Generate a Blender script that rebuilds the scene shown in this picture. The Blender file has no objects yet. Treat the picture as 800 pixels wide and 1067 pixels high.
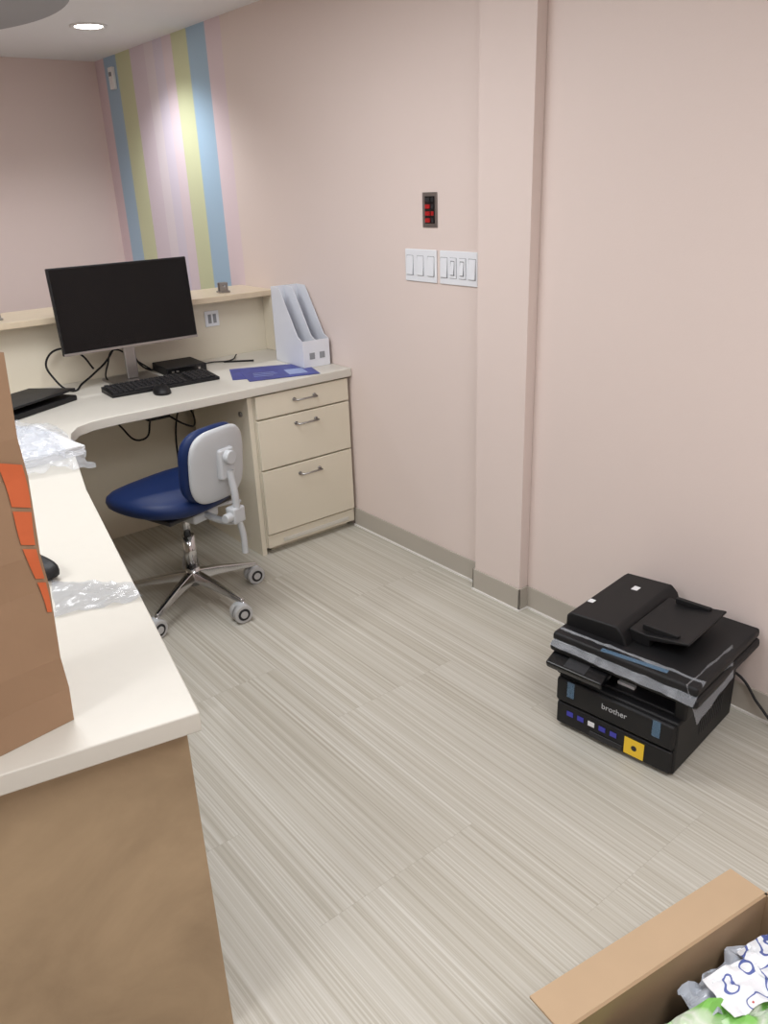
import bpy, bmesh, math, random
from mathutils import Vector, Matrix, noise
random.seed(3)
scene=bpy.context.scene
COL=scene.collection
# ---------------------------------------------------------------- materials
def srgb(c):
    def f(v):
        v/=255.
        return v/12.92 if v<=.04045 else ((v+.055)/1.055)**2.4
    return (f(c[0]),f(c[1]),f(c[2]),1)
def mat(name,c,rough=.5,metal=0,var=.04,scale=8,bump=0,bscale=200,alpha=1,trans=0,emit=0,coat=0,spec=.5):
    m=bpy.data.materials.new(name);m.use_nodes=True
    nt=m.node_tree;b=nt.nodes['Principled BSDF']
    tc=nt.nodes.new('ShaderNodeTexCoord')
    nz=nt.nodes.new('ShaderNodeTexNoise');nz.inputs['Scale'].default_value=scale;nz.inputs['Detail'].default_value=4
    nt.links.new(tc.outputs['Object'],nz.inputs['Vector'])
    mx=nt.nodes.new('ShaderNodeMix');mx.data_type='RGBA'
    col=srgb(c)
    mx.inputs[6].default_value=tuple(min(1,v*(1-var)) for v in col[:3])+(1,)
    mx.inputs[7].default_value=tuple(min(1,v*(1+var)) for v in col[:3])+(1,)
    nt.links.new(nz.outputs['Fac'],mx.inputs[0]);nt.links.new(mx.outputs[2],b.inputs['Base Color'])
    b.inputs['Roughness'].default_value=rough;b.inputs['Metallic'].default_value=metal
    b.inputs['Specular IOR Level'].default_value=spec
    b.inputs['Alpha'].default_value=alpha;b.inputs['Transmission Weight'].default_value=trans
    b.inputs['Coat Weight'].default_value=coat
    if emit:
        b.inputs['Emission Color'].default_value=col;b.inputs['Emission Strength'].default_value=emit
    if bump:
        n2=nt.nodes.new('ShaderNodeTexNoise');n2.inputs['Scale'].default_value=bscale
        nt.links.new(tc.outputs['Object'],n2.inputs['Vector'])
        bp=nt.nodes.new('ShaderNodeBump');bp.inputs['Strength'].default_value=bump;bp.inputs['Distance'].default_value=.002
        nt.links.new(n2.outputs['Fac'],bp.inputs['Height']);nt.links.new(bp.outputs[0],b.inputs['Normal'])
    return m
WALLC=(226,211,204)
M_wall=mat('wall_paint',(224,206,201),.55,var=.015,scale=2,bump=.15,bscale=150)
M_col=mat('column_paint',WALLC,.55,var=.015,scale=2,bump=.15,bscale=150)
M_ceil=mat('ceiling_paint',(238,238,240),.8,var=.01)
M_soffit=mat('soffit_paint',(165,166,170),.8,var=.01)
M_lam=mat('cream_laminate',(222,214,195),.4,var=.02,scale=5)
M_top=mat('desktop_laminate',(209,205,195),.38,var=.02,scale=40)
M_ledge=mat('ledge_laminate',(210,194,168),.35,var=.08,scale=30)
M_base=mat('baseboard_vinyl',(180,173,162),.5,var=.02)
M_caulk=mat('white_caulk',(232,229,224),.6)
M_black=mat('black_plastic',(18,18,20),.55,bump=.1,bscale=600,spec=.4)
M_blk2=mat('black_gloss',(10,10,12),.25)
M_dgrey=mat('dark_grey_plastic',(32,32,35),.5)
M_screen=mat('screen_off',(5,5,7),.25,spec=.3)
M_chrome=mat('chrome',(200,200,202),.15,metal=1)
M_steel=mat('brushed_steel',(165,162,160),.35,metal=1)
M_shell=mat('light_grey_plastic',(190,193,196),.4)
M_navy=mat('navy_vinyl',(15,38,84),.5,var=.08,scale=20,bump=.1,bscale=400,spec=.35)
M_caster=mat('caster_grey',(185,185,185),.4)
M_wplate=mat('white_switch',(232,235,240),.3)
M_swline=mat('switch_gap',(140,143,148),.6)
M_red=mat('red_button',(170,22,25),.35)
M_kraft=mat('kraft_paper',(158,127,99),.75,var=.08,scale=10,bump=.5,bscale=16)
M_orange=mat('orange_print',(210,104,60),.7,var=.06,scale=60)
M_card=mat('cardboard',(180,154,124),.85,var=.05,scale=14)
M_cardin=mat('cardboard_inside',(160,134,104),.85,var=.05,scale=14)
M_blue=mat('flyer_blue',(44,56,138),.4,var=.6,scale=18)
M_lblue=mat('flyer_light_blue',(140,155,198),.4,var=.2,scale=30)
M_white=mat('white_paper',(228,229,231),.6)
M_mag=mat('holder_plastic',(224,227,234),.35)
M_film=mat('clear_film',(225,230,238),.25,alpha=.22,spec=.7)
M_film2=mat('wrap_film',(212,217,225),.15,alpha=.30,var=.2,scale=30,spec=.9)
M_pouch=mat('pouch_film',(190,196,206),.2,alpha=.8,var=.4,scale=30,spec=.8)
M_tape=mat('blue_tape',(110,145,175),.3,alpha=.35)
M_yellow=mat('yellow_sticker',(240,200,50),.4)
M_bsticker=mat('blue_sticker',(60,60,170),.4)
M_bluec=mat('blue_cable',(30,75,165),.4)
M_lamp=mat('lamp_emitter',(255,250,240),.5,emit=20)
M_trimw=mat('white_trim',(235,235,235),.4)
def ramp_mat(name,stops,scale,rough=.35,detail=4,interp='LINEAR',dist=0):
    m=mat(name,(128,128,128),rough)
    nt=m.node_tree;b=nt.nodes['Principled BSDF']
    nz=nt.nodes.new('ShaderNodeTexNoise');nz.inputs['Scale'].default_value=scale;nz.inputs['Detail'].default_value=detail;nz.inputs['Distortion'].default_value=dist
    nz.inputs['Roughness'].default_value=.6
    tc=nt.nodes.new('ShaderNodeTexCoord');nt.links.new(tc.outputs['Object'],nz.inputs['Vector'])
    cr=nt.nodes.new('ShaderNodeValToRGB');cr.color_ramp.interpolation=interp
    cr.color_ramp.elements[0].position=stops[0][0];cr.color_ramp.elements[0].color=srgb(stops[0][1])
    cr.color_ramp.elements[1].position=stops[-1][0];cr.color_ramp.elements[1].color=srgb(stops[-1][1])
    for p_,c_ in stops[1:-1]:
        k_=cr.color_ramp.elements.new(p_);k_.color=srgb(c_)
    nt.links.new(nz.outputs['Fac'],cr.inputs[0]);nt.links.new(cr.outputs[0],b.inputs['Base Color'])
    return m
M_tan=ramp_mat('tan_wood_laminate',[(.3,(150,128,100)),(.7,(182,158,126))],3.5,.5,10,dist=.5)
M_green=ramp_mat('green_printed_bag',[(.0,(90,160,60)),(.46,(128,188,92)),(.54,(214,222,206)),(.62,(120,182,84))],9,.3,2)
M_packet=ramp_mat('printed_packet',[(.0,(232,233,236)),(.50,(225,228,232)),(.56,(84,98,160)),(.60,(228,230,234)),(.70,(186,90,88))],22,.35,1,'CONSTANT')

def floor_mat():
    m=bpy.data.materials.new('striped_vinyl_floor');m.use_nodes=True;nt=m.node_tree;N=nt.nodes;L=nt.links;b=N['Principled BSDF']
    g=N.new('ShaderNodeNewGeometry');s=N.new('ShaderNodeSeparateXYZ');L.new(g.outputs['Position'],s.inputs[0])
    def M(op,a,bb=None,v=None):
        n=N.new('ShaderNodeMath');n.operation=op
        for i,x in enumerate((a,bb)):
            if x is None: continue
            if isinstance(x,(int,float)): n.inputs[i].default_value=x
            else: L.new(x,n.inputs[i])
        return n.outputs[0]
    W=.457;T=.914
    row=M('FLOOR',M('DIVIDE',s.outputs[0],W))
    off=M('MULTIPLY',M('FRACT',M('MULTIPLY',row,.382)),T)
    yy=M('DIVIDE',M('ADD',s.outputs[1],off),T)
    tile=M('FLOOR',yy)
    tid=M('ADD',M('MULTIPLY',row,7.31),M('MULTIPLY',tile,3.77))
    def stripes(sx,sy,det,k=1):
        c=N.new('ShaderNodeCombineXYZ');L.new(M('MULTIPLY',s.outputs[0],sx),c.inputs[0]);L.new(M('MULTIPLY',s.outputs[1],sy),c.inputs[1]);L.new(M('MULTIPLY',tid,k),c.inputs[2])
        n=N.new('ShaderNodeTexNoise');n.inputs['Scale'].default_value=1;n.inputs['Detail'].default_value=det;L.new(c.outputs[0],n.inputs['Vector']);return n.outputs['Fac']
    a=stripes(140,.5,1.2);c2=stripes(300,1.2,1)
    v=M('ADD',M('MULTIPLY',a,.6),M('MULTIPLY',c2,.4))
    cr=N.new('ShaderNodeValToRGB');e=cr.color_ramp.elements
    e[0].position=.35;e[0].color=srgb((171,165,151));e[1].position=.67;e[1].color=srgb((205,202,193))
    k=e.new(.45);k.color=srgb((184,179,166));k=e.new(.55);k.color=srgb((191,187,176))
    L.new(v,cr.inputs[0])
    fx=M('FRACT',M('DIVIDE',s.outputs[0],W));fy=M('FRACT',yy)
    sx=M('LESS_THAN',fx,.003);sy=M('LESS_THAN',fy,.0015);sm=M('MAXIMUM',sx,sy)
    mx=N.new('ShaderNodeMix');mx.data_type='RGBA';L.new(M('MULTIPLY',sm,.3),mx.inputs[0]);L.new(cr.outputs[0],mx.inputs[6]);mx.inputs[7].default_value=srgb((140,132,118))
    L.new(mx.outputs[2],b.inputs['Base Color']);b.inputs['Roughness'].default_value=.45
    bp=N.new('ShaderNodeBump');bp.inputs['Strength'].default_value=.08;bp.inputs['Distance'].default_value=.001;L.new(v,bp.inputs['Height']);L.new(bp.outputs[0],b.inputs['Normal'])
    return m
M_floor=floor_mat()
def stripe_wall():
    m=bpy.data.materials.new('striped_wall_paint');m.use_nodes=True;nt=m.node_tree;N=nt.nodes;L=nt.links;b=N['Principled BSDF']
    g=N.new('ShaderNodeNewGeometry');s=N.new('ShaderNodeSeparateXYZ');L.new(g.outputs['Position'],s.inputs[0])
    d=N.new('ShaderNodeMath');d.operation='DIVIDE';d.inputs[1].default_value=2.5;L.new(s.outputs[1],d.inputs[0])
    cr=N.new('ShaderNodeValToRGB');cr.color_ramp.interpolation='CONSTANT';e=cr.color_ramp.elements
    st=[(0,WALLC),(.82,(224,206,211)),(.965,(164,192,214)),(1.145,(206,210,172)),(1.31,(222,207,214)),(1.42,(216,207,220)),(1.53,(224,214,220)),(1.64,(218,205,214)),(1.82,(206,210,172)),(2.02,(164,192,214)),(2.19,(222,201,207))]
    e[0].position=0;e[0].color=srgb(st[0][1]);e[1].position=st[-1][0]/2.5;e[1].color=srgb(st[-1][1])
    for p,c in st[1:-1]:
        k=e.new(p/2.5);k.color=srgb(c)
    L.new(d.outputs[0],cr.inputs[0]);L.new(cr.outputs[0],b.inputs['Base Color']);b.inputs['Roughness'].default_value=.5
    n2=N.new('ShaderNodeTexNoise');n2.inputs['Scale'].default_value=150;L.new(g.outputs['Position'],n2.inputs['Vector'])
    bp=N.new('ShaderNodeBump');bp.inputs['Strength'].default_value=.15;bp.inputs['Distance'].default_value=.002;L.new(n2.outputs['Fac'],bp.inputs['Height']);L.new(bp.outputs[0],b.inputs['Normal'])
    return m
M_swall=stripe_wall()

# ---------------------------------------------------------------- helpers
def empty(name,loc=(0,0,0),rz=0):
    o=bpy.data.objects.new(name,None);COL.objects.link(o);o.location=loc;o.rotation_euler=(0,0,rz);o.empty_display_size=.05;return o
def finish(o,m,parent,smooth,bevel,seg=2):
    COL.objects.link(o)
    if m: o.data.materials.append(m)
    if parent: o.parent=parent
    if smooth and o.type=='MESH':
        for p in o.data.polygons: p.use_smooth=True
    if bevel:
        md=o.modifiers.new('b','BEVEL');md.width=bevel;md.segments=seg;md.limit_method='ANGLE';md.angle_limit=math.radians(40)
        if o.type=='MESH':
            for p in o.data.polygons: p.use_smooth=True
            w=o.modifiers.new('w','WEIGHTED_NORMAL')
    return o
def mesh(name,vs,fs,m,parent=None,smooth=False,bevel=0,seg=2):
    me=bpy.data.meshes.new(name);me.from_pydata([tuple(v) for v in vs],[],fs);
    bm=bmesh.new();bm.from_mesh(me);bmesh.ops.recalc_face_normals(bm,faces=bm.faces);bm.to_mesh(me);bm.free()
    return finish(bpy.data.objects.new(name,me),m,parent,smooth,bevel,seg)
def box(name,x0,x1,y0,y1,z0,z1,m,parent=None,bevel=0,rot=None,piv=None):
    vs=[Vector((x,y,z)) for x in (x0,x1) for y in (y0,y1) for z in (z0,z1)]
    if rot is not None:
        pv=Vector(piv) if piv else Vector(((x0+x1)/2,(y0+y1)/2,(z0+z1)/2))
        vs=[pv+rot@(v-pv) for v in vs]
    return mesh(name,vs,[(0,1,3,2),(4,6,7,5),(0,4,5,1),(2,3,7,6),(0,2,6,4),(1,5,7,3)],m,parent,False,bevel)
def RX(a): return Matrix.Rotation(a,3,'X')
def RY(a): return Matrix.Rotation(a,3,'Y')
def RZ(a): return Matrix.Rotation(a,3,'Z')
def prism(name,poly,z0,z1,m,parent=None,bevel=0,axis='Z',smooth=False):
    n=len(poly)
    if axis=='Z': f=lambda p,h:(p[0],p[1],h)
    elif axis=='X': f=lambda p,h:(h,p[0],p[1])
    else: f=lambda p,h:(p[0],h,p[1])
    vs=[f(p,z0) for p in poly]+[f(p,z1) for p in poly]
    fs=[tuple(range(n)),tuple(range(2*n-1,n-1,-1))]+[(i,(i+1)%n,(i+1)%n+n,i+n) for i in range(n)]
    return mesh(name,vs,fs,m,parent,smooth,bevel)
def cyl(name,a,b,r,m,parent=None,r2=None,seg=24,bevel=0):
    a=Vector(a);b=Vector(b);d=(b-a);L=d.length;q=d.to_track_quat('Z','Y').to_matrix();r2=r if r2 is None else r2
    vs=[];n=seg
    for rr,z in ((r,0),(r2,L)):
        for i in range(n):
            t=2*math.pi*i/n;vs.append(a+q@Vector((rr*math.cos(t),rr*math.sin(t),z)))
    fs=[tuple(range(n))[::-1],tuple(range(n,2*n))]+[(i,(i+1)%n,(i+1)%n+n,i+n) for i in range(n)]
    o=mesh(name,vs,fs,m,parent,True,bevel)
    if not bevel:
        for p in o.data.polygons: p.use_smooth=len(p.vertices)==4
    return o
def tube(name,pts,r,m,parent=None,bez=True,cyc=False):
    c=bpy.data.curves.new(name,'CURVE');c.dimensions='3D';c.bevel_depth=r;c.bevel_resolution=4;c.resolution_u=10;c.use_fill_caps=True
    if bez:
        s=c.splines.new('BEZIER');s.bezier_points.add(len(pts)-1)
        for p,q in zip(s.bezier_points,pts): p.co=q;p.handle_left_type=p.handle_right_type='AUTO'
    else:
        s=c.splines.new('POLY');s.points.add(len(pts)-1)
        for p,q in zip(s.points,pts): p.co=(*q,1)
    s.use_cyclic_u=cyc
    o=bpy.data.objects.new(name,c);COL.objects.link(o);c.materials.append(m)
    if parent:o.parent=parent
    return o
def pillow(name,w,d,h,m,parent,xf,ex=2.6,ez=2.6,shape=None,n=48,k=12):
    vs=[];fs=[]
    sg=lambda v,e:math.copysign(abs(v)**e,v)
    for j in range(k+1):
        ph=-math.pi/2+math.pi*j/k;cz=sg(math.cos(ph),2/ez);sz=sg(math.sin(ph),2/ez)
        for i in range(n):
            t=2*math.pi*i/n
            v=Vector((w/2*cz*sg(math.cos(t),2/ex),d/2*cz*sg(math.sin(t),2/ex),h/2*sz))
            if shape: v=shape(v)
            vs.append(xf(v))
    for j in range(k):
        for i in range(n):
            fs.append((j*n+i,j*n+(i+1)%n,(j+1)*n+(i+1)%n,(j+1)*n+i))
    o=mesh(name,vs,fs,m,parent,True)
    bm=bmesh.new();bm.from_mesh(o.data);bmesh.ops.remove_doubles(bm,verts=bm.verts,dist=1e-5);bmesh.ops.recalc_face_normals(bm,faces=bm.faces);bm.to_mesh(o.data);bm.free()
    return o
def multibox(name,boxes,m,parent,bevel=0):
    vs=[];fs=[]
    for (x0,x1,y0,y1,z0,z1) in boxes:
        b=len(vs);vs+=[(x,y,z) for x in (x0,x1) for y in (y0,y1) for z in (z0,z1)]
        fs+=[tuple(b+i for i in f) for f in [(0,1,3,2),(4,6,7,5),(0,4,5,1),(2,3,7,6),(0,2,6,4),(1,5,7,3)]]
    return mesh(name,vs,fs,m,parent,False,bevel)
def crumple(name,pts,m,parent,amp=.01,n=24,seed=0,zfun=None,thick=0,fr=22,smooth=False):
    a,b,c,d=[Vector(p) for p in pts]
    vs=[];fs=[]
    for j in range(n+1):
        for i in range(n+1):
            u=i/n;v=j/n
            P=a*(1-u)*(1-v)+b*u*(1-v)+c*u*v+d*(1-u)*v
            q=Vector((P.x*fr+seed*5,P.y*fr,seed))
            ww=noise.noise(q)+.6*noise.noise(q*2.3)
            P=P+Vector((noise.noise(q+Vector((9,0,0)))*amp*.8,noise.noise(q+Vector((0,9,0)))*amp*.8,abs(ww)*amp))
            if zfun: P.z+=zfun(u,v)
            vs.append(P)
    for j in range(n):
        for i in range(n):
            k=j*(n+1)+i;fs.append((k,k+1,k+n+2,k+n+1))
    o=mesh(name,vs,fs,m,parent,smooth)
    if thick:
        s=o.modifiers.new('s','SOLIDIFY');s.thickness=thick
    return o
def text(name,body,size,loc,rotm,m,parent):
    c=bpy.data.curves.new(name,'FONT');c.body=body;c.size=size;c.extrude=.0003;c.align_x='CENTER';c.align_y='CENTER'
    o=bpy.data.objects.new(name,c);COL.objects.link(o);c.materials.append(m)
    o.parent=parent;o.matrix_local=Matrix.Translation(loc)@rotm.to_4x4();return o

# ---------------------------------------------------------------- room shell
ZC=2.171;YF=2.3265
box('floor',-4,0.1,-4.6,YF+.1,-.1,0,M_floor)
box('ceiling',-4,.1,-4.6,YF+.1,ZC,ZC+.1,M_ceil)
box('wall_right',0,.1,-4.6,YF,0,ZC,M_swall)
box('wall_far',-4,.1,YF,YF+.1,0,ZC,M_wall)
box('wall_left',-4.1,-4,-4.6,YF,0,ZC,M_wall)
box('wall_near',-4,.1,-4.7,-4.6,0,ZC,M_wall)
box('wall_column',-.044,0,-1.053,-.827,0,ZC,M_col,bevel=.002)
poly=[(-1.75+1.03*math.cos(t*math.pi/48),.80+1.03*math.sin(t*math.pi/48)) for t in range(96)]
prism('trim_ceiling_soffit',poly,ZC-.05,ZC,M_soffit,bevel=.004)
bb=empty('baseboard_right')
BH=.088
for i,(y0,y1,x) in enumerate([(-.827,-.0,0),(-4.6,-1.053,0),(-1.06,-.82,-.044)]):
    box(f'strip_{i}',x-.007,x,y0,y1,0,BH,M_base,bb,bevel=.002)
    box(f'caulk_{i}',x-.0125,x-.007,y0,y1,0,.007,M_caulk,bb)
box('return_near',-.051,0,-1.060,-1.053,0,BH,M_base,bb,bevel=.002)
box('return_far',-.051,0,-.827,-.820,0,BH,M_base,bb,bevel=.002)
box('return_caulk',-.055,-.007,-1.0645,-1.06,0,.006,M_caulk,bb)
box('baseboard_far',-4,0,YF-.008,YF,0,BH,M_base,bevel=.002)
# ---------------------------------------------------------------- desk
desk=empty('reception_desk')
out=[(-.002,.638),(-.002,-.03),(-.9,-.03),(-1.03,-.025),(-1.13,-.035),(-1.19,-.065),(-1.235,-.13),(-1.27,-.23),(-1.389,-.706),(-1.609,-1.809),(-2.24,-1.683),(-2.0,-.45),(-1.95,.638)]
prism('desktop',out,.705,.74,M_top,desk,bevel=.003)
e=Vector((-.981,.196));s_=Vector((.196,.981))
p0=Vector((-1.618,-1.766))
P=[p0,p0+e*.60,p0+e*.60+s_*.025,p0+s_*.025]
prism('end_panel',[(v.x,v.y) for v in P],0,.704,M_tan,desk,bevel=.001)
q0=p0+e*.60
P=[q0,q0+s_*1.75,q0+s_*1.75+e*(-.025),q0+e*(-.025)]
prism('rear_panel',[(v.x,v.y) for v in P],0,.704,M_lam,desk)
hw=empty('wall_partition')
box('half_wall',-2.5,-.0,.64,.74,0,1.0,M_lam,hw)
lg=empty('transaction_ledge')
box('ledge_top',-2.5,-.001,.55,.87,1.0005,1.026,M_ledge,lg,bevel=.003)
box('ledge_end_support',-.02,-.001,.56,.639,.742,1.0,M_lam,lg)
ol=empty('power_outlet')
box('outlet_plate',-.33,-.26,.634,.64,.885,.955,M_wplate,ol,bevel=.002)
multibox('outlet_slots',[(-.315,-.30,.632,.6345,.90,.94),(-.29,-.275,.632,.6345,.90,.94)],M_swline,ol)
cab=empty('drawer_cabinet')
box('carcass',-.478,-.008,0,.56,.03,.704,M_lam,cab)
box('plinth',-.44,-.03,.03,.5,0,.03,M_lam,cab)
DR=[(.603,.698),(.386,.596),(.095,.379)]
for i,(z0,z1) in enumerate(DR):
    box(f'drawer_front_{i+1}',-.474,-.018,-.02,-.001,z0,z1,M_lam,cab,bevel=.0025)
    zc=(z1-.04) if i<2 else z1-.045
    tube(f'handle_{i+1}',[(-.295,-.02,zc),(-.293,-.046,zc),(-.197,-.046,zc),(-.195,-.02,zc)],.004,M_steel,cab,bez=False)
    for k,x in enumerate((-.295,-.195)): cyl(f'handle_foot_{i+1}_{k}',(x,-.0205,zc),(x,-.026,zc),.008,M_steel,cab)
box('toe_panel',-.474,-.018,-.012,0,.03,.088,M_lam,cab,bevel=.002)
box('toe_strip',-.40,-.05,-.016,-.0121,.042,.06,M_top,cab,bevel=.002)
cyl('side_lock',(-.503,.06,.62),(-.510,.06,.62),.011,M_steel,cab)
box('side_filler',-.502,-.48,-.0,.5,0,.704,M_lam,cab)
def clamp(x,y):
    c=empty('glass_clamp',(x,y,1.026))
    box('foot',-.025,.025,-.02,.02,0,.008,M_steel,c,bevel=.001)
    box('jaw_a',-.02,.02,-.014,-.005,.008,.045,M_steel,c,bevel=.002)
    box('jaw_b',-.02,.02,.005,.014,.008,.045,M_steel,c,bevel=.002)
    cyl('screw',(0,-.02,.03),(0,.018,.03),.005,M_chrome,c)
clamp(-.21,.66);clamp(-1.21,.66)
ud=empty('power_brick')
box('brick',-.80,-.70,.3,.38,.60,.66,M_black,ud,bevel=.006)
box('bracket',-.82,-.68,.32,.36,.66,.7045,M_dgrey,ud,bevel=.003)
tube('cord_a',[(-.72,.32,.62),(-.66,.25,.57),(-.6,.3,.55),(-.56,.45,.6),(-.55,.6,.5),(-.56,.62,.1)],.004,M_black,ud)
tube('cord_b',[(-.78,.32,.61),(-.84,.28,.54),(-.9,.4,.6),(-.98,.55,.66)],.004,M_black,ud)
# ---------------------------------------------------------------- monitor
mon=empty('computer_monitor',(-.768,.42,.7405),0)
tilt=RX(math.radians(-4));pv=(0,0,.32)
box('casing',-.282,.284,0,.022,.150,.478,M_black,mon,.004,tilt,pv)
box('screen',-.276,.278,-.0012,0,.163,.472,M_screen,mon,0,tilt,pv)
box('chin',-.281,.283,-.0025,.0,.150,.160,M_steel,mon,.001,tilt,pv)
box('rear_hump',-.13,.13,.02,.05,.2,.42,M_black,mon,.01)
box('neck',-.025,.025,.045,.062,.01,.32,M_steel,mon,.006)
box('base',-.10,.10,-.02,.15,0,.010,M_steel,mon,.004)
kb=empty('keyboard',(-.725,.285,.7405),math.radians(-3))
prism('deck',[(-.065,.0),(.068,.0),(.068,.022),(-.065,.012)],-.225,.225,M_black,kb,bevel=.002,axis='X')
ks=[]
for r in range(6):
    y=-.055+r*.020
    for c in range(21):
        if c in (15,): continue
        x=-.214+c*.0204
        if r==0 and 4<=c<=9:
            if c==4: ks.append((x,x+.118,y,y+.016,.012+r*.0016,.020+r*.0016))
            continue
        ks.append((x,x+.0165,y,y+.016,.012+r*.0016,.020+r*.0016))
multibox('keys',ks,M_dgrey,kb,bevel=.0015)
ms=empty('computer_mouse',(-.775,.175,.7405),math.radians(-15))
pillow('shell',.068,.115,.062,M_black,ms,lambda v:Vector((v.x,v.y,max(v.z,0)*1+.001)),2.4,2.2)
cyl('wheel',(-.004,.03,.029),(.004,.03,.029),.006,M_dgrey,ms)
pc=empty('mini_computer',(-.545,.50,.7405),math.radians(-4))
box('case',-.09,.09,-.09,.09,.0,.036,M_black,pc,.004)
box('bezel',-.086,.086,-.0925,-.09,.006,.033,M_blk2,pc,.001)
multibox('ports',[(-.07,-.058,-.0935,-.0924,.015,.022),(-.05,-.038,-.0935,-.0924,.015,.022),(.05,.06,-.0935,-.0924,.014,.024)],M_steel,pc)
cb=empty('computer_cables')
tube('cable_1',[(-.79,.48,.95),(-.83,.56,.83),(-.9,.53,.79),(-.97,.5,.76),(-1.03,.46,.745),(-1.08,.5,.80),(-1.07,.58,.86),(-1.0,.61,.89),(-.93,.6,.86),(-.9,.55,.8)],.0042,M_black,cb)
tube('cable_2',[(-.75,.50,.94),(-.70,.58,.80),(-.64,.60,.746),(-.56,.61,.75),(-.54,.6,.76)],.004,M_black,cb)
tube('cable_3',[(-.83,.45,.746),(-.86,.52,.75),(-.82,.6,.80),(-.78,.62,.85),(-.7,.62,.80),(-.64,.59,.75)],.0035,M_black,cb)
tube('cable_4',[(-.46,.5,.746),(-.38,.53,.746),(-.30,.5,.746),(-.22,.58,.75)],.003,M_black,cb)
# magazine holder
mh=empty('magazine_holder',(-.075,.235,.7405),math.radians(-4))
W=.066;t=.003
prof=[(.125,0),(-.125,0),(-.125,.115),(-.09,.13),(.05,.325),(.125,.325)]
for k,x in enumerate((-W,-.001,W-t)):
    prism(f'side_{k}',prof,x,x+t,M_mag,mh,axis='X',bevel=.001)
box('front_wall',-W,W,-.128,-.125,0,.115,M_mag,mh,.001)
box('back_wall',-W,W,.122,.125,0,.325,M_mag,mh,.001)
box('bottom',-W,W,-.125,.125,0,.004,M_mag,mh)
box('front_label',-.035,-.01,-.1295,-.128,.035,.062,M_swline,mh)
box('front_label_b',.015,.04,-.1295,-.128,.035,.062,M_swline,mh)
fl=empty('blue_flyers',(-.275,.18,.7405),math.radians(-25))
box('sheet_1',-.17,.15,-.11,.11,0,.001,M_blue,fl)
box('sheet_2',-.12,.18,-.15,.07,.001,.002,M_blue,fl,0,RZ(.12))
box('photo_band',.06,.14,-.10,.0,.002,.0024,M_lblue,fl,0,RZ(.12))
multibox('print_lines',[(-.08,.02,-.06,-.053,.002,.0023),(-.08,.0,-.09,-.083,.002,.0023),(-.08,.01,-.03,-.024,.002,.0023)],M_lblue,fl)
pen=empty('ballpoint_pen');cyl('barrel',(-.33,.50,.745),(-.22,.42,.745),.004,M_black,pen)
lp=empty('black_laptop',(-1.265,.34,.7405),math.radians(28))
box('base',-.17,.17,-.12,.12,0,.020,M_black,lp,.004)
box('lid',-.17,.17,-.12,.12,.022,.031,M_black,lp,.003,RX(math.radians(-4)),(0,.12,.022))
cyl('hinge',(-.12,.121,.018),(.12,.121,.018),.005,M_dgrey,lp)
# wrapped paper bundle
wp=empty('plastic_wrapped_papers',(0,0,.7402))
for i in range(6):
    r=RZ(math.radians(8+random.uniform(-4,4)))
    box(f'paper_{i}',-1.49,-1.30,-.40,-.06,.005*i,.005*i+.0045,M_white,wp,0,r)
crumple('wrap_a',[(-1.53,-.50,.012),(-1.31,-.56,.004),(-1.245,-.02,.004),(-1.45,.10,.012)],M_film2,wp,.022,34,1,fr=16,zfun=lambda u,v:.035*math.sin(math.pi*u)*math.sin(math.pi*v))
crumple('wrap_b',[(-1.50,-.42,.03),(-1.34,-.46,.02),(-1.30,-.02,.02),(-1.42,.14,.03)],M_film2,wp,.03,24,4,fr=16)
lf=empty('clear_plastic_sleeve',(0,0,.7402))
crumple('film',[(-1.68,-1.36,.001),(-1.53,-1.41,.001),(-1.52,-1.33,.001),(-1.64,-1.20,.001)],mat('sleeve_film',(170,176,186),.12,alpha=.4,var=.4,scale=40,spec=.9),lf,.012,20,7,fr=18)
ph=empty('desk_phone_handset',(-1.652,-1.13,.7405),math.radians(14))
pillow('body',.045,.17,.04,M_black,ph,lambda v:Vector((v.x,v.y,v.z+.020)),3.5,3)
# ---------------------------------------------------------------- paper bag
bag=empty('paper_shopping_bag',(-1.762,-1.698,.7405),math.radians(8))
bw=.32;bd=.18;hb=.552
def ring(z,k):
    ln=.013*k
    return [Vector((ln,0,z)),Vector((-.055+ln,.010*k,z)),Vector((-bw,0,z)),Vector((-bw,bd/2,z)),Vector((-bw,bd,z)),Vector((ln,bd,z)),Vector((ln-.02*k,bd/2,z))]
vs=[];fs=[];nr=10;K=7
for k in range(nr+1):
    z=hb*k/nr;j=.003*math.sin(k*2.1)
    vs+=[v+Vector((j,j*.6,0)) for v in ring(z,k/nr)]
for k in range(nr):
    for i in range(K):
        fs.append((k*K+i,k*K+(i+1)%K,(k+1)*K+(i+1)%K,(k+1)*K+i))
fs.append(tuple(range(K))[::-1])
b_=mesh('paper_body',vs,fs,M_kraft,bag,False);md=b_.modifiers.new('s','SOLIDIFY');md.thickness=.0015
# printed lettering: orange block with a straight slanted border and kraft slits between letters
lv=[];lf_=[]
segs=[(.185,.232),(.238,.285),(.291,.338),(.344,.405)]
for (za,zb) in segs:
    for q in range(4):
        z0=za+(zb-za)*q/4;z1=za+(zb-za)*(q+1)/4
        b0=len(lv)
        for z in (z0,z1):
            c0=.013*z/hb+.003*math.sin(z/hb*nr*2.1)
            w_=.006+.024*(z-.185)/.22
            lv+=[(c0-.004-w_,-.006,z+.010*(w_/.03)),(c0-.004,-.006,z)]
        lf_.append((b0,b0+1,b0+3,b0+2))
lgm=mesh('logo_print',lv,lf_,M_orange,bag);sm=lgm.modifiers.new('w','SHRINKWRAP');sm.target=b_;sm.wrap_method='PROJECT';sm.use_project_y=True;sm.use_negative_direction=True;sm.use_positive_direction=True;sm.offset=.002
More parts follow.
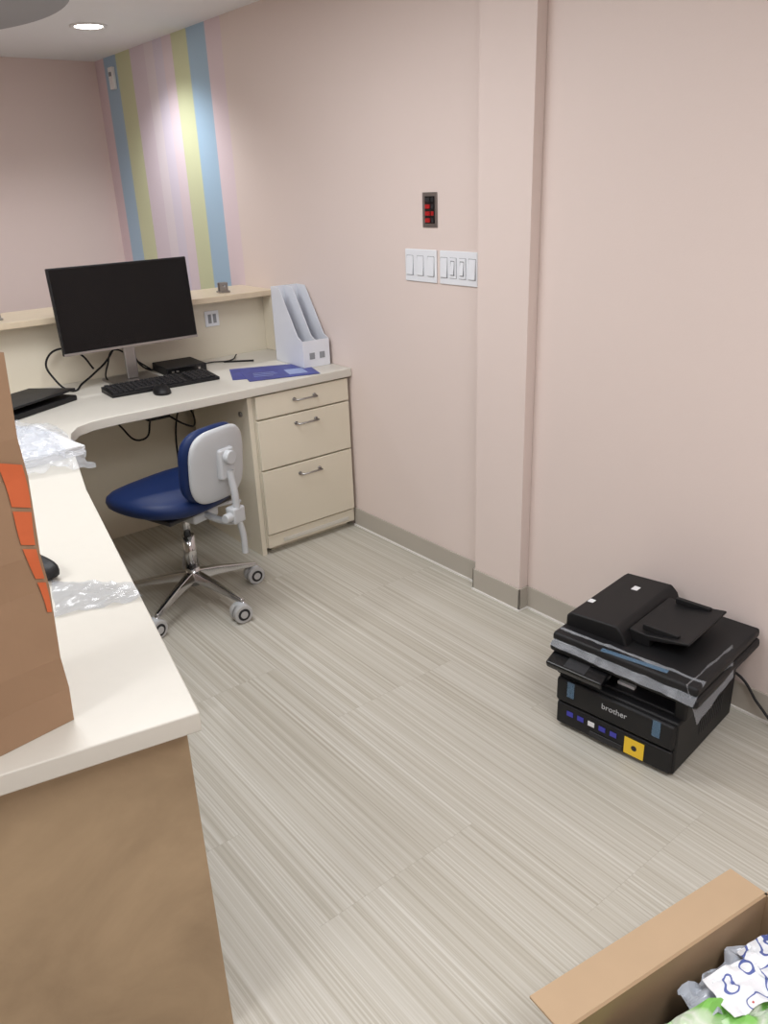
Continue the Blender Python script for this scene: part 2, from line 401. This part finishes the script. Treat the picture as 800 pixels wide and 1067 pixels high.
# ---------------------------------------------------------------- chair
CA=107
ch=empty('office_chair',(-.900,-.172,0),math.radians(CA-90))   # local +Y = forward
for i in range(5):
    a=math.radians(-75+72*i-(CA-90))
    d=Vector((math.cos(a),math.sin(a),0));n=Vector((-d.y,d.x,0))
    vs=[];fs=[]
    secs=[(.02,.020,.135,.095),(.10,.017,.122,.090),(.20,.013,.100,.078),(.262,.010,.086,.068)]
    for (r,w,zt,zb) in secs:
        vs+=[d*r+n*w+Vector((0,0,zb)),d*r-n*w+Vector((0,0,zb)),d*r-n*w*.7+Vector((0,0,zt)),d*r+n*w*.7+Vector((0,0,zt))]
    for k in range(3):
        for q in range(4): fs.append((k*4+q,k*4+(q+1)%4,k*4+4+(q+1)%4,k*4+4+q))
    fs+=[(3,2,1,0),(12,13,14,15)]
    mesh(f'leg_{i+1}',vs,fs,M_chrome,ch,bevel=.004)
    c=d*.262;sw=Vector((math.cos(a+1.3),math.sin(a+1.3),0))
    if i in (0,1): sw=Vector((-.35,-.93,0)).normalized()
    cyl(f'caster_stem_{i+1}',c+Vector((0,0,.045)),c+Vector((0,0,.078)),.006,M_chrome,ch)
    cc=c+Vector((sw.y,-sw.x,0))*.012
    for k,sgn in enumerate((-1,1)):
        cyl(f'caster_wheel_{i+1}_{k}',cc+sw*(sgn*.006)+Vector((0,0,.036)),cc+sw*(sgn*.027)+Vector((0,0,.036)),.036,M_caster,ch,bevel=.004)
        cyl(f'caster_hub_{i+1}_{k}',cc+sw*(sgn*.0265)+Vector((0,0,.036)),cc+sw*(sgn*.0285)+Vector((0,0,.036)),.023,M_dgrey,ch)
        cyl(f'caster_cap_{i+1}_{k}',cc+sw*(sgn*.028)+Vector((0,0,.036)),cc+sw*(sgn*.030)+Vector((0,0,.036)),.014,M_caster,ch)
    pillow(f'caster_hood_{i+1}',.03,.05,.03,M_shell,ch,lambda v,cc=cc:cc+v+Vector((0,0,.060)))
cyl('hub',(0,0,.08),(0,0,.15),.032,M_chrome,ch,r2=.027)
cyl('gas_lift_outer',(0,0,.14),(0,0,.28),.024,M_chrome,ch)
cyl('gas_lift_inner',(0,0,.28),(0,0,.39),.014,M_chrome,ch)
box('tilt_mechanism',-.06,.06,-.12,.08,.365,.405,M_shell,ch,.01)
def seatshape(v):
    y=v.y
    v=v.copy()
    v.x*=1-.18*((y/.21)**2 if y>0 else 0)
    v.z+= .10*(v.x**2)/.05*.18 - .02*max(0,(y-.08)/.12)
    return v
pillow('seat_cushion',.45,.42,.095,M_navy,ch,lambda v:v+Vector((-.03,.03,.452)),2.5,2.8,seatshape)
box('seat_pan',-.17,.13,-.12,.16,.400,.418,M_dgrey,ch,.006)
ZB=.60
def bk(off):
    def f(v):
        x=v.x;y=v.y
        return Vector((x-.01,-.205+off+v.z+ .8*x*x - .10*y,ZB+y))
    return f
pillow('back_shell',.25,.265,.035,M_shell,ch,bk(-.02),3.4,3)
pillow('back_cushion',.262,.268,.065,M_navy,ch,bk(.018),3.4,2.6)
tube('back_bar',[(0,-.10,.388),(0,-.21,.382),(0,-.262,.40),(0,-.275,.48),(0,-.262,.58)],.013,M_shell,ch)
box('bar_clamp',-.028,.028,-.29,-.245,.39,.45,M_shell,ch,.008)
box('bar_plate',-.035,.035,-.262,-.225,.55,.66,M_shell,ch,.01)
cyl('bar_knob',(0,-.245,.63),(0,-.282,.63),.024,M_shell,ch,bevel=.004)
cyl('height_knob',(-.02,-.27,.42),(-.055,-.27,.42),.016,M_shell,ch,bevel=.003)
tube('lever_right',[(.05,-.06,.38),(.14,-.08,.375),(.20,-.09,.365)],.007,M_shell,ch)
tube('lever_back',[(0,-.275,.41),(.01,-.282,.35),(.012,-.282,.27)],.011,M_shell,ch)
# ---------------------------------------------------------------- printer
pr=empty('laser_printer',(-.238,-1.73,0),math.radians(-83.3))
box('base_body',-.185,.172,-.19,.17,.006,.17,M_black,pr,.008)
multibox('feet',[(-.17,-.13,-.17,-.13,0,.007),(.11,.15,-.17,-.13,0,.007),(-.17,-.13,.12,.16,0,.007),(.11,.15,.12,.16,0,.007)],M_dgrey,pr)
box('paper_tray_front',-.18,.167,-.200,-.188,.012,.082,M_black,pr,.006)
box('tray_seam',-.182,.168,-.1925,-.186,.083,.087,M_blk2,pr)
box('front_door',-.182,.168,-.205,-.185,.09,.165,M_black,pr,.008)
box('tray_grip',-.07,.03,-.203,-.199,.016,.034,M_dgrey,pr,.003)
prism('upper_body',[(-.195,.17),(.178,.17),(.195,.245),(-.205,.245)],-.12,.185,M_black,pr,bevel=.006,axis='Y')
box('output_slot',-.11,.15,-.165,-.11,.17,.178,M_dgrey,pr,.002)
box('left_pillar',-.195,-.12,-.19,-.11,.165,.235,M_black,pr,.008)
box('right_pillar',.145,.18,-.17,-.11,.165,.235,M_black,pr,.008)
box('control_panel',-.205,-.03,-.235,-.165,.222,.246,M_blk2,pr,.006,RX(math.radians(22)),(0,-.165,.235))
box('lcd',-.15,-.085,-.226,-.18,.2462,.2472,M_dgrey,pr,0,RX(math.radians(22)),(0,-.165,.235))
box('scanner_bed',-.215,.215,-.20,.195,.236,.266,M_black,pr,.010)
box('scanner_lid',-.21,.21,-.195,.195,.2675,.296,M_black,pr,.009)
prism('adf_body',[(-.205,.290),(-.205,.325),(-.19,.338),(-.05,.346),(-.03,.327),(-.015,.290)],-.135,.188,M_black,pr,bevel=.006,axis='Y')
prism('adf_tray',[(-.03,.300),(-.03,.335),(.02,.332),(.135,.350),(.137,.343),(.03,.318),(.03,.296)],-.10,.13,M_black,pr,bevel=.003,axis='Y')
prism('adf_tray_wing',[(.02,.30),(.11,.335),(.12,.328),(.05,.296)],-.06,.10,M_black,pr,bevel=.002,axis='Y')
box('adf_guide_a',.0,.10,.105,.118,.335,.352,M_black,pr,.002)
box('adf_guide_b',.0,.10,-.085,-.072,.335,.352,M_black,pr,.002)
box('lid_label',-.13,-.075,.09,.115,.3415,.3425,M_white,pr,0)
box('lid_label_b',-.19,-.17,-.05,-.03,.338,.339,M_white,pr,0)
for i,x in enumerate([-.145,.11]):
    box(f'tape_{i}',x,x+.022,-.2065,-.2058,.115,.165,M_tape,pr)
box('tape_side',-.06,.12,-.188,-.172,.2965,.2972,M_tape,pr,0,RZ(.1))
crumple('film_strip',[(-.205,-.212,.262),(.21,-.216,.255),(.21,-.155,.299),(-.205,-.165,.299)],M_film,pr,.006,24,3,fr=20)
crumple('film_side',[(.219,-.20,.20),(.222,.0,.24),(.19,.05,.299),(.18,-.20,.299)],M_film,pr,.006,20,5,fr=18)
tx=RX(math.radians(90))
text('front_logo','brother',.024,(.0,-.2058,.135),tx,M_shell,pr)
for i in range(5): box(f'badge_{i}',-.145+i*.034,-.125+i*.034,-.2015,-.2005,.049,.064,M_bsticker if i!=2 else M_white,pr)
box('yellow_label',.035,.092,-.2015,-.2003,.018,.070,M_yellow,pr,.0)
cyl('yellow_label_mark',(.064,-.2012,.044),(.064,-.2019,.044),.008,M_dgrey,pr)
multibox('side_vents',[(.1715,.1735,-.05+i*.012,-.044+i*.012,.06,.12) for i in range(12)],M_dgrey,pr)
multibox('white_slot',[(-.03,.02,-.14,-.128,.178,.186)],M_white,pr)
tube('power_cord',[(.10,.165,.10),(.12,.19,.13),(.17,.20,.12),(.24,.185,.06),(.32,.17,.012),(.45,.19,.008)],.004,M_black,pr)
# ---------------------------------------------------------------- cardboard box
BX=(-1.122,-2.515,0)
bx=empty('cardboard_box',BX,math.radians(-8.6))
L=.235;D=.185;H=.30;t=.005
box('side_far',-L,L,D-t,D,0,H,M_cardin,bx);box('side_near',-L,L,-D,-D+t,0,H,M_cardin,bx)
box('side_left',-L,-L+t,-D,D,0,H,M_cardin,bx);box('side_right',L-t,L,-D,D,0,H,M_cardin,bx)
box('bottom',-L,L,-D,D,0,t,M_cardin,bx)
box('flap_far',-L,L,D,D+.072,H-t,H,M_card,bx,.001,RX(math.radians(-6)),(0,D,H))
box('flap_near',-L,L,-D-.068,-D,H-t,H,M_card,bx,.001,RX(math.radians(60)),(0,-D,H))
box('flap_left',-L-.068,-L,-D,D,H-t,H,M_card,bx,.001,RY(math.radians(-75)),(-L,0,H))
box('flap_right',L,L+.10,-D,D,H-t,H,M_card,bx,.001,RY(math.radians(4)),(L,0,H))
ct=empty('packaging_bags',BX,math.radians(-8.6))
box('packing_block',-.21,.21,-.16,.16,.006,.20,M_dgrey,ct,.02)
crumple('green_bag',[(-.21,-.12,.24),(.20,-.12,.24),(.205,.05,.25),(-.19,.165,.25)],M_green,ct,.035,28,11,thick=.001,fr=14)
crumple('clear_pouch',[(-.02,.10,.245),(.20,.05,.25),(.205,.16,.235),(.0,.165,.235)],M_pouch,ct,.03,22,12,thick=.001,fr=18)
crumple('white_packet',[(.02,.075,.262),(.11,.06,.266),(.125,.135,.262),(.04,.15,.258)],M_packet,ct,.012,12,21,thick=.001,fr=20)
crumple('printed_packet',[(.12,.09,.262),(.20,.08,.262),(.205,.15,.255),(.13,.155,.255)],M_packet,ct,.014,12,23,thick=.001,fr=20)
for k in range(3): tube(f'blue_cable_{k}',[(.165+.035*math.cos(a*math.pi/4)*(1+.05*k),.055+.025*math.sin(a*math.pi/4),.285+.007*k) for a in range(8)],.0035,M_bluec,ct,cyc=True)
# ---------------------------------------------------------------- wall plates
def switch_plate(y0,y1,kinds):
    s=empty('light_switch_plate',(0,(y0+y1)/2,1.185))
    w=abs(y1-y0)/2
    box('plate',-.006,0,-w,w,-.057,.057,M_wplate,s,.003)
    n=len(kinds)
    for i,k in enumerate(kinds):
        c=w-(i+.5)*(2*w/n)
        if k=='r':
            box(f'frame_{i}',-.0068,-.0058,c-.018,c+.018,-.035,.035,M_swline,s)
            box(f'rocker_{i}',-.010,-.006,c-.0168,c+.0168,-.0335,.0335,M_wplate,s,.002,RY(.06))
        else:
            box(f'frame_{i}',-.0068,-.0058,c-.017,c+.017,-.035,.035,M_swline,s)
            box(f'rocker_{i}',-.0095,-.006,c-.0158,c+.0158,-.0335,.0335,M_wplate,s,.001)
            box(f'gap_{i}',-.0100,-.0094,c-.010,c+.010,-.025,.025,M_swline,s)
            box(f'paddle_{i}',-.013,-.0094,c-.008,c+.008,-.022,.022,M_wplate,s,.001,RY(.12))
switch_plate(-.411,-.583,'rrr');switch_plate(-.600,-.787,'rssr')
ap=empty('indicator_switch_plate',(0,-.549,1.375))
box('steel_plate',-.004,0,-.038,.038,-.058,.058,M_steel,ap,.001)
box('recess',-.0048,-.0038,-.026,.024,-.045,.045,M_blk2,ap)
for i in range(4):
    z=.034-i*.0227
    box(f'button_{i}',-.009,-.0045,-.004,.02,z-.007,z+.007,M_red if i>0 else M_dgrey,ap,.001)
    box(f'indicator_{i}',-.007,-.0045,-.022,-.008,z-.007,z+.007,M_dgrey if i!=2 else M_red,ap,.001)
wb=empty('wall_thermostat',(0,2.08,2.06));box('case',-.02,0,-.03,.03,-.055,.055,M_trimw,wb,.004);box('window',-.0212,-.0198,-.018,.018,.01,.03,M_swline,wb)
# ---------------------------------------------------------------- lights
def light(kind,name,loc,power,size=.5,color=(.96,.975,1),rot=(0,0,0),**k):
    l=bpy.data.lights.new(name,kind);l.energy=power;l.color=color
    if kind=='AREA': l.shape='SQUARE';l.size=size
    if kind=='SPOT': l.spot_size=k.get('ang',1.6);l.spot_blend=.7;l.shadow_soft_size=.05
    o=bpy.data.objects.new(name,l);COL.objects.link(o);o.location=loc;o.rotation_euler=rot;return o
def downlight(x,y,p,z=ZC):
    d=empty('recessed_downlight',(x,y,z))
    n=32
    vs=[];fs=[]
    for r,zz in ((.085,-.001),(.083,-.006),(.065,-.005),(.06,.0)):
        vs+=[(r*math.cos(2*math.pi*i/n),r*math.sin(2*math.pi*i/n),zz) for i in range(n)]
    for k in range(3):
        for i in range(n): fs.append((k*n+i,k*n+(i+1)%n,(k+1)*n+(i+1)%n,(k+1)*n+i))
    mesh('trim_ring',vs,fs,M_trimw,d,True)
    cyl('lens',(0,0,-.003),(0,0,0.001),.06,M_lamp,d)
    light('SPOT','downlight_lamp',(x,y,z-.03),p,ang=2.4)
downlight(-.41,1.285,30)
downlight(-1.6,1.9,28)
for i,(x,y,p,s) in enumerate([(-1.35,-.55,26.5,.9),(-1.2,-3.0,28.5,.9),(-3.0,-1.8,27,.9)]):
    f=empty('ceiling_light_panel',(x,y,ZC));h=s/2+.02
    multibox('frame',[(-h,h,-h,-h+.02,-.02,0),(-h,h,h-.02,h,-.02,0),(-h,-h+.02,-h,h,-.02,0),(h-.02,h,-h,h,-.02,0)],M_trimw,f)
    light('AREA','panel_lamp',(x,y,ZC-.012),p,s)
w=bpy.data.worlds.new('w');scene.world=w;w.use_nodes=True;w.node_tree.nodes['Background'].inputs[0].default_value=(.8,.85,.9,1);w.node_tree.nodes['Background'].inputs[1].default_value=.15
# ---------------------------------------------------------------- camera
a,p,r,f=.6611,.3926,-.0399,831.26
F=Vector((math.sin(a)*math.cos(p),math.cos(a)*math.cos(p),-math.sin(p)))
R0=Vector((math.cos(a),-math.sin(a),0));U0=R0.cross(F)
R=math.cos(r)*R0+math.sin(r)*U0;U=-math.sin(r)*R0+math.cos(r)*U0
cam=bpy.data.cameras.new('camera');co=bpy.data.objects.new('camera',cam);COL.objects.link(co)
mw=Matrix((( R.x,U.x,-F.x,-1.9975),(R.y,U.y,-F.y,-2.7828),(R.z,U.z,-F.z,1.4736),(0,0,0,1)))
co.matrix_world=mw;cam.sensor_fit='VERTICAL';cam.sensor_height=36;cam.lens=f/1067*36;cam.clip_start=.02
scene.camera=co
scene.view_settings.view_transform='Standard'
